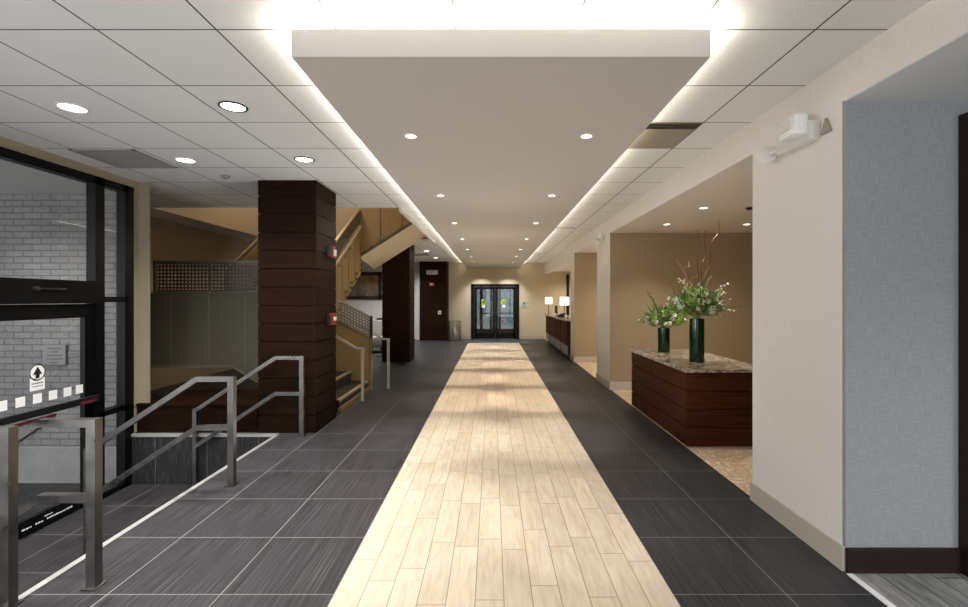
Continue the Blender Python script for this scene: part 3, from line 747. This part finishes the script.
# added fill uplights without fixtures, behind the camera, to brighten the ceiling
for x, y, e in ((-3.3, -.8, 280), (1.2, -3.0, 260)):
    light('fill_uplight', 'SPOT', (x, y, .7), e, (.97, .985, 1), rot=(R(180-(40 if x < 0 else 0)), 0, 0), spot_size=R(150 if x < 0 else 120), spot_blend=1, shadow_soft_size=.3)
for x, y, e, c in ((.06, 5.6, 60, (1, .88, .72)), (.06, 8.6, 75, (1, .86, .66)), (.06, 11.6, 75, (1, .86, .66)), (.06, 14.6, 75, (1, .87, .70)), (-1.6, 4.9, 60, (.97, .985, 1)), (1.5, 4.3, 36, (1, .95, .88)), (-1.8, 9, 110, (1, .94, .84))):  # added floor-level fill, no fixtures, lifting slab, ceiling and stair soffit
    light('fill_uplight', 'SPOT', (x, y, .03), e, c, rot=(R(180), 0, 0), spot_size=R(165), spot_blend=1, shadow_soft_size=.3, specular_factor=0)
# entry fill and stairwell lamps
light('entry_fill', 'SPOT', (3.6, .7, 2.66), 170, (.95, .98, 1), spot_size=R(140), spot_blend=1, shadow_soft_size=.1)  # unseen lamp added to brighten the grey recess
light('stairwell_lamp', 'POINT', (-3.6, 9.2, 5.2), 150, (1, .91, .78), shadow_soft_size=.2)
light('stair_spot', 'SPOT', (-1.75, 6.6, ZC-.05), 60, (1, .88, .68), spot_size=R(150), spot_blend=1, shadow_soft_size=.08)

def vent(name, x0, x1, y0, y1, z, mat, label, slat=None):
    t = thing(name, label, 'air vent', ((x0+x1)/2, (y0+y1)/2, z)); w = .03
    MB().box(x0, x1, y0, y0+w, z-.008, z+.002).box(x0, x1, y1-w, y1, z-.008, z+.002).box(x0, x0+w, y0, y1, z-.008, z+.002).box(x1-w, x1, y0, y1, z-.008, z+.002).build('frame', mat, t)
    MB().box(x0+w, x1-w, y0+w, y1-w, z-.002, z+.002).build('backing', mat, t)
    m = MB(); n = int((y1-y0-2*w)/.03)
    for i in range(n):
        y = y0+w+.015+i*.03; m.box(x0+w, x1-w, y-.010, y+.004, z-.007, z-.003)
    m.build('louvres', mat, t); return t
vent('return_vent', -3.92, -3.31, 4.27, 4.87, ZC, M['ventg'], 'grey square return vent in the tile ceiling by the storefront')
v = thing('slot_vent', 'taupe slot diffuser tile between the slab and right wall', 'air vent', (1.35, 3.9, ZC))
MB().box(1.10, 1.65, 3.62, 4.235, ZC-.006, ZC+.002).build('panel', M['ventt'], v)
MB().box(1.10, 1.64, 3.63, 3.74, ZC-.010, ZC-.004).build('slot', M['blackp'], v)
MB().box(1.10, 1.45, 3.675, 3.69, ZC-.013, ZC-.009).build('blade', M['steel'], v)
for (y, lab) in ((9.0, 'small slot diffuser in the right ceiling tiles at mid corridor'), (14.0, 'small slot diffuser in the right ceiling tiles near the counter')):
    v = thing('slot_vent', lab, 'air vent', (1.4, y, ZC))
    MB().box(1.10, 1.62, y-.06, y+.5, ZC-.006, ZC+.002).build('panel', M['ceil'], v); MB().box(1.10, 1.62, y-.05, y+.03, ZC-.010, ZC-.005).build('slot', M['ventg'], v)
vent('return_vent', -2.6, -2.0, 14.2, 14.8, ZC, M['ventg'], 'small grey vent in the far ceiling behind the second column')
def detector(x, y, z, label, m='ventg'):
    t = thing('smoke_detector', label, 'detector', (x, y, z))
    MB().cyl((x, y, z-.008), (x, y, z+.001), .05, n=24).build('base_plate', M[m], t, True); MB().lathe([(.04, -.008), (.04, -.02), (.02, -.03), (0, -.03)], (x, y, z), 24).build('cap', M[m], t, True)
detector(-3.0, 5.2, ZC, 'small grey round detector in the tile ceiling before the plinth')
detector(3.19, 5.72, 2.695, 'small dark round detector in the alcove ceiling', 'blackp')

# cove light tapes on the slab's upper edge
CV = (1, .92, .74)
cov = 34
light('cove_tape', 'AREA', (SX0+.02, (SY0+SY1)/2, SZ1+.012), cov*16, CV, rot=(0, R(180-20), 0), spread=R(132), shape='RECTANGLE', size=.02, size_y=SY1-SY0-.1)
light('cove_tape', 'AREA', (SX1-.02, (SY0+SY1)/2, SZ1+.012), cov*16, CV, rot=(0, R(180+20), 0), spread=R(132), shape='RECTANGLE', size=.02, size_y=SY1-SY0-.1)
light('cove_tape', 'AREA', ((SX0+SX1)/2, SY0+.03, SZ1+.012), cov*1.0, CV, rot=(R(180+20), 0, 0), shape='RECTANGLE', size=SX1-SX0-.05, size_y=.02)

for x, sd in ((SX0+.03, 'left'), (SX1-.03, 'right')):
    tag(origin(MB().box(x-.006, x+.006, SY0+.1, SY1-.1, SZ1+.002, SZ1+.022).build('cove_light_tape', M['led']), (x, SY0+.1, SZ1)), f'lit cove light tape along the {sd} edge of the floating slab', 'cove light')
# ------------------------------------------------------------------ emergency lights, alarms, signs
def emergency(y, z, label, s=1.0):
    t = thing('wall_mounted_emergency_light', label, 'emergency light', (XW, y, z))
    x = XW
    MB().box(x-.07*s, x-.002, y-.17*s, y+.17*s, z-.06*s, z+.06*s, .012).build('housing', M['off'], t, True)
    m = MB().box(x-.15*s, x-.06*s, y-.15*s, y+.02*s, z-.02*s, z+.11*s, .022); m.build('lamp_head', M['lensplastic'], t, True)
    MB().box(x-.158*s, x-.149*s, y-.12*s, y-.01*s, z+.02*s, z+.08*s, .003).build('reflector', M['off'], t)
    m = MB().lathe([(0, -.06), (.025, -.058), (.05, -.03), (.062, 0), (.062, .012), (.05, .016), (0, .016)], (0, 0, 0), 28)
    h = m.build('lamp_head', M['off'], None, True); h.rotation_euler = (R(100), 0, R(-25)); h.location = (x-.09*s, y+.25*s, z-.03*s); h.scale = (s,)*3; adopt(h, t)
    MB().bar((x-.05*s, y+.15*s, z-.02*s), (x-.08*s, y+.22*s, z-.03*s), .02*s).build('bracket', M['off'], t)
emergency(3.02, 2.615, 'white emergency light on the right wall near the ceiling')
emergency(8.45, 2.66, 'small white emergency light on the pier beyond the alcove', .8)
tag(origin(MB().prism([(XW-.02, 2.75, 2.57), (XW-.02, 2.83, 2.57), (XW-.02, 2.79, 2.66)], (.019, 0, 0)).build('wall_sensor', M['ventt']), (XW, 2.79, 2.57)), 'tiny taupe triangular sensor beside the near emergency light', 'sensor')
def strobe(x, y, z, label, cat, dark):
    t = thing('wall_mounted_fire_alarm', label, cat, (x, y, z))
    MB().box(x+.001, x+.05, y-.06, y+.06, z-.075, z+.075, .006).build('housing', M['red'], t)
    MB().box(x+.05, x+.072, y-.03, y+.03, z-.055 if dark else z-.02, z+.03, .006).build('lens' if dark else 'pull_handle', M['lensplastic'], t)
    MB().box(x+.001, x+.04, y-.13, y-.065, z-.06, z+.06, .004).build('back_box', M['teal' if dark else 'blackp'], t)
strobe(-2.05, 5.86, 2.16, 'red fire alarm strobe high on the side of the near column', 'fire alarm', True)
strobe(-2.05, 5.86, 1.31, 'red fire alarm pull station lower on the near column', 'fire alarm', False)
ycol = 17.2
def xy(px, py, d): return ((px-492)*d/462, 1.57-(py-298.5)*d/462)
ex, ez = xy(432, 272.3, 17.15)
t = thing('exit_sign', 'white exit sign high on the wood end panel', 'sign', (ex, ycol, ez))
MB().box(ex-.2, ex+.2, ycol-.07, ycol-.002, ez-.08, ez+.08, .012).build('housing', M['off'], t)
cu = bpy.data.curves.new('exit_lettering', 'FONT'); cu.body = 'EXIT'; cu.size = .14; cu.align_x = 'CENTER'; cu.align_y = 'CENTER'; cu.extrude = .001; cu.materials.append(M['red'])
tmp = bpy.data.objects.new('exit_lettering_curve', cu); COL.objects.link(tmp); bpy.context.view_layer.update()
me = bpy.data.meshes.new_from_object(tmp); bpy.data.objects.remove(tmp)
to = bpy.data.objects.new('exit_lettering', me); COL.objects.link(to); to.location = (ex, ycol-.073, ez); to.rotation_euler = (R(90), 0, 0); adopt(to, t)
ax, az = xy(431.5, 284.3, 17.15)
t = thing('wall_mounted_fire_alarm', 'red and white fire alarm below the exit sign', 'fire alarm', (ax, ycol, az))
MB().box(ax-.10, ax+.10, ycol-.05, ycol-.002, az-.07, az+.07, .006).build('housing', M['red'], t); MB().box(ax-.05, ax+.05, ycol-.07, ycol-.05, az-.03, az+.035, .006).build('lens', M['off'], t)
sx, sz = xy(439.5, 312.5, 17.15)
t = thing('wall_switch', 'pale wall plate on the wood end panel', 'switch', (sx, ycol, sz))
MB().box(sx-.06, sx+.06, ycol-.014, ycol-.002, sz-.07, sz+.07, .003).build('plate', M['off'], t); MB().box(sx-.02, sx+.02, ycol-.02, ycol-.014, sz-.035, sz+.035).build('rocker', M['ventg'], t)
gx, gz = xy(524, 304, YE)
t = thing('wall_sign', 'small pale green sign beside the double door', 'sign', (gx, YE, gz))
MB().box(gx-.1, gx+.1, YE-.018, YE-.002, gz-.11, gz+.11, .003).build('plate', M['sign'], t)
MB().cyl((gx, YE-.021, gz+.025), (gx, YE-.017, gz+.025), .045, n=20).box(gx-.06, gx+.06, YE-.021, YE-.017, gz-.075, gz-.045).build('symbol', M['signd'], t)

# ------------------------------------------------------------------ end double door
d3 = MB().box(DX0, DX0+.12, YE-.03, YE+.1, 0, DZ).box(DX1-.12, DX1, YE-.03, YE+.1, 0, DZ).box(DX0, DX1, YE-.03, YE+.1, DZ-.10, DZ).build('door_3', M['doorwood'])
d3['kind'] = 'structure'; d3['label'] = 'dark framed glazed double door at the end'
for a, b_, hx in ((DX0+.125, .117, .06), (.123, DX1-.125, .18)):
    lf = MB().box(a, a+.10, YE, YE+.05, .01, DZ-.11).box(b_-.10, b_, YE, YE+.05, .01, DZ-.11).box(a, b_, YE, YE+.05, .01, .24).box(a, b_, YE, YE+.05, DZ-.2, DZ-.11).build('door_leaf', M['doorwood'], d3)
    MB().box(a+.1, b_-.1, YE+.02, YE+.03, .23, DZ-.19).build('glass_pane', M['glass2'], lf)
    MB().bar((a+.06, YE-.04, 1.0), (b_-.06, YE-.04, 1.0), .03, .03).box(hx-.02, hx+.02, YE-.05, YE, .95, 1.1).build('push_bar', M['blackp'], lf)
    c = (a+b_)/2+(-.04 if hx < .1 else -.06)
    m = MB()
    for k in range(9):
        r_ = random.uniform(0, .10); q = k*.7; m.cyl((c+r_*math.cos(q), YE+.0195, 1.42+r_*math.sin(q)), (c+r_*math.cos(q), YE+.018, 1.42+r_*math.sin(q)), .05, n=12)
    m.build('decal', M['lime'], lf); MB().cyl((c-.01, YE+.0195, 1.27), (c-.01, YE+.018, 1.27), .07, n=16).build('decal', M['stick'], lf)
struct('floor_porch', MB().box(-3, 3, YE+.05, 26, -.1, 0), M['pave'])
struct('wall_porch', MB().box(-1.35, -1.25, YE+.12, 21, 0, 2.9).box(1.45, 1.55, YE+.12, 21, 0, 2.9), M['white'])
struct('ceiling_porch', MB().box(-1.35, 1.55, YE+.12, 21, 2.6, 2.7), M['white'])
light('porch_lamp', 'SPOT', (.1, 19.4, 2.55), 120, (.93, .98, 1), spot_size=R(140), spot_blend=1, shadow_soft_size=.1)
d4 = MB().box(-1.25, -1.17, 20.9, 21, 0, 2.6).box(1.37, 1.45, 20.9, 21, 0, 2.6).box(-1.25, 1.45, 20.9, 21, 2.2, 2.6).box(-.55, -.42, 20.9, 21, 0, 2.2).box(.28, .40, 20.9, 21, 0, 2.2).box(-.1, 0, 20.9, 21, 0, 2.2).box(-1.2, 1.4, 20.9, 21, 0, .2).build('door_4', M['doorwood']); d4['kind'] = 'structure'
MB().box(-1.2, 1.4, 20.94, 20.95, .15, 2.3).build('glass_pane', M['glass2'], d4)
struct('wall_exterior', MB().box(-8, 8, 30, 30.3, 0, 3.2), M['farwall'])
struct('ground_exterior', MB().box(-15, 15, 26, 31, -.1, 0), M['pave'])
struct('floor_mat', MB().box(-.45, .7, 17.0, 17.6, .0, .006), M['blackp'])

# ------------------------------------------------------------------ trash can
t = thing('trash_can', 'brushed steel cylinder trash can beside the wood end panel', 'trash can', (-1.4, 17.3, 0))
MB().lathe([(0, .02), (.23, .02), (.235, .03), (.235, .70), (.23, .71), (0, .71)], (-1.4, 17.3, 0), 40).build('body', M['steel2'], t, True)
MB().lathe([(.238, .69), (.238, .735), (.22, .745), (.14, .745), (.14, .72), (0, .72)], (-1.4, 17.3, 0), 40).build('lid', M['steel2'], t, True)
MB().cyl((-1.4, 17.3, .721), (-1.4, 17.3, .724), .138, n=30).build('opening', M['blackp'], t)
MB().cyl((-1.4, 17.3, .0), (-1.4, 17.3, .03), .225, n=40).build('base', M['blackp'], t)

# ------------------------------------------------------------------ counter at the far right with lamps
t = thing('reception_counter', 'long dark wood reception counter by the far right wall', 'counter', (2.3, 14.5, 0))
MB().box(1.98, 2.55, 11.96, 16.85, .08, .97).build('body', M['wood_desk'], t)
for i in range(4):
    y0 = 11.98+i*1.21; MB().box(1.955, 1.98, y0+.04, y0+1.17, .36, .95, .004).build('front_panel', M['wood_desk'], t)
    MB().box(1.962, 1.98, y0+.06, y0+1.15, .09, .33, .003).build('lower_panel', M['ventg'], t)
MB().box(1.91, 2.60, 11.94, 16.9, .975, 1.01, .005).build('worktop', M['granite'], t)
MB().box(2.02, 2.5, 12.0, 16.8, .003, .08).build('base', M['blackp'], t)
def lamp(x, y, label):
    t = thing('table_lamp', label, 'lamp', (x, y, 1.012), 'table lamps on the reception counter')
    MB().lathe([(0, 0), (.07, 0), (.07, .012), (.012, .02), (.012, .40), (0, .40)], (x, y, 1.012), 24).build('stand', M['steel'], t, True)
    MB().lathe([(.125, .37), (.125, .60), (.122, .60), (.122, .37), (.125, .37)], (x, y, 1.012), 32).build('lamp_shade', M['shade'], t, True)
    light('bulb', 'POINT', (x, y, 1.5), 14, (1, .88, .68), parent=t, shadow_soft_size=.05)
lamp(2.03, 12.95, 'lit white table lamp on the near end of the counter')
lamp(2.0, 16.3, 'lit white table lamp on the far end of the counter')
t = thing('desk_phone', 'black desk phone on the reception counter between the lamps', 'phone', (2.1, 14.1, 1.012))
MB().prism([(2.0, 14.0, 1.012), (2.0, 14.0, 1.03), (2.2, 14.0, 1.1), (2.2, 14.0, 1.012)], (0, .2, 0)).build('body', M['blackp'], t)
MB().bar((2.03, 13.96, 1.07), (2.2, 13.96, 1.13), .05, .03).box(2.0, 2.05, 13.94, 13.98, 1.03, 1.07).box(2.17, 2.22, 13.94, 13.98, 1.09, 1.13).build('handset', M['blackp'], t)
t = thing('desk_monitor', 'small dark monitor on the reception counter beyond the phone', 'monitor', (2.12, 15.0, 1.012))
MB().box(2.04, 2.2, 14.9, 15.1, 1.012, 1.025).box(2.11, 2.13, 14.97, 15.03, 1.02, 1.12).build('stand', M['blackp'], t); MB().box(2.06, 2.10, 14.8, 15.2, 1.09, 1.34, .004).build('screen', M['blackp'], t)
struct('trim_office_door', MB().box(2.88, 2.98, 17.84, 17.9, 0, 2.5), M['darkbase'])
light('office_lamp', 'SPOT', (2.9, 14.5, 2.56), 140, (1, .9, .74), spot_size=R(150), spot_blend=1, shadow_soft_size=.1)
light('office_lamp', 'SPOT', (2.9, 16.8, 2.56), 140, (1, .9, .74), spot_size=R(150), spot_blend=1, shadow_soft_size=.1)

# ------------------------------------------------------------------ lounge beyond the stair
ax0, az0 = xy(345, 299.5, YE); ax1, az1 = xy(382, 272, YE)
t = thing('wall_art', 'dark framed abstract brown canvas beyond the staircase', 'painting', ((ax0+ax1)/2, YE, az0))
MB().box(ax0, ax1, YE-.05, YE-.002, az0, az0+.13).box(ax0, ax1, YE-.05, YE-.002, az1-.13, az1).box(ax0, ax0+.13, YE-.05, YE-.002, az0, az1).box(ax1-.13, ax1, YE-.05, YE-.002, az0, az1).build('frame', M['blackp'], t)
MB().box(ax0+.1, ax1-.1, YE-.03, YE-.004, az0+.1, az1-.1).build('canvas', M['art'], t)
def armchair(x, y, mat, label):
    t = thing('armchair', label, 'armchair', (x, y, 0), 'lounge armchairs')
    MB().box(x-.32, x+.32, y-.32, y+.3, .18, .44, .03).build('seat', mat, t, True)
    MB().box(x-.32, x+.32, y+.24, y+.38, .2, .92, .04).build('backrest', mat, t, True)
    for s in (-1, 1): MB().box(x+s*.36-.06, x+s*.36+.06, y-.34, y+.36, .18, .64, .025).build('armrest', mat, t, True)
    for sx_ in (-1, 1):
        for sy_ in (-1, 1): MB().cyl((x+sx_*.3, y+sy_*.28, 0), (x+sx_*.3, y+sy_*.28, .19), .022).build('leg', M['blackp'], t)
armchair(-3.5, 13.6, M['chairg'], 'pale upholstered armchair beside the second column')
armchair(-3.55, 15.2, M['chaird'], 'dark upholstered armchair behind the pale one')
t = thing('side_table', 'small white round side table before the pale armchair', 'table', (-2.98, 12.6, 0))
MB().cyl((-2.98, 12.6, .5), (-2.98, 12.6, .53), .24, n=32).build('tabletop', M['stick'], t); MB().cyl((-2.98, 12.6, .03), (-2.98, 12.6, .5), .03).build('stem', M['steel'], t); MB().cyl((-2.98, 12.6, .002), (-2.98, 12.6, .03), .17, n=28).build('base', M['steel'], t)

# ------------------------------------------------------------------ daylight
w = bpy.data.worlds.new('World'); scene.world = w; w.use_nodes = True
bg = w.node_tree.nodes['Background']; bg.inputs[0].default_value = (.95, .975, 1.0, 1); bg.inputs[1].default_value = 3.2

# ------------------------------------------------------------------ camera
cam = bpy.data.cameras.new('Camera'); co = bpy.data.objects.new('Camera', cam); COL.objects.link(co)
co.location = (0, 0, 1.57); co.rotation_euler = (R(90), 0, 0)
cam.sensor_width = 36; cam.lens = 462/968*36; cam.shift_x = -8/968; cam.shift_y = -5/968
cam.clip_start = .05; cam.clip_end = 200
scene.camera = co
vs = scene.view_settings; vs.view_transform = 'Standard'; vs.look = 'None'; vs.gamma = 1; vs.exposure = 0.0; vs.use_curve_mapping = False
cy = scene.cycles
cy.use_denoising = True; cy.max_bounces = 10; cy.diffuse_bounces = 5; cy.glossy_bounces = 4; cy.transparent_max_bounces = 12
cy.sample_clamp_indirect = 6; cy.caustics_reflective = False; cy.caustics_refractive = False; cy.blur_glossy = .5
bpy.context.view_layer.update()
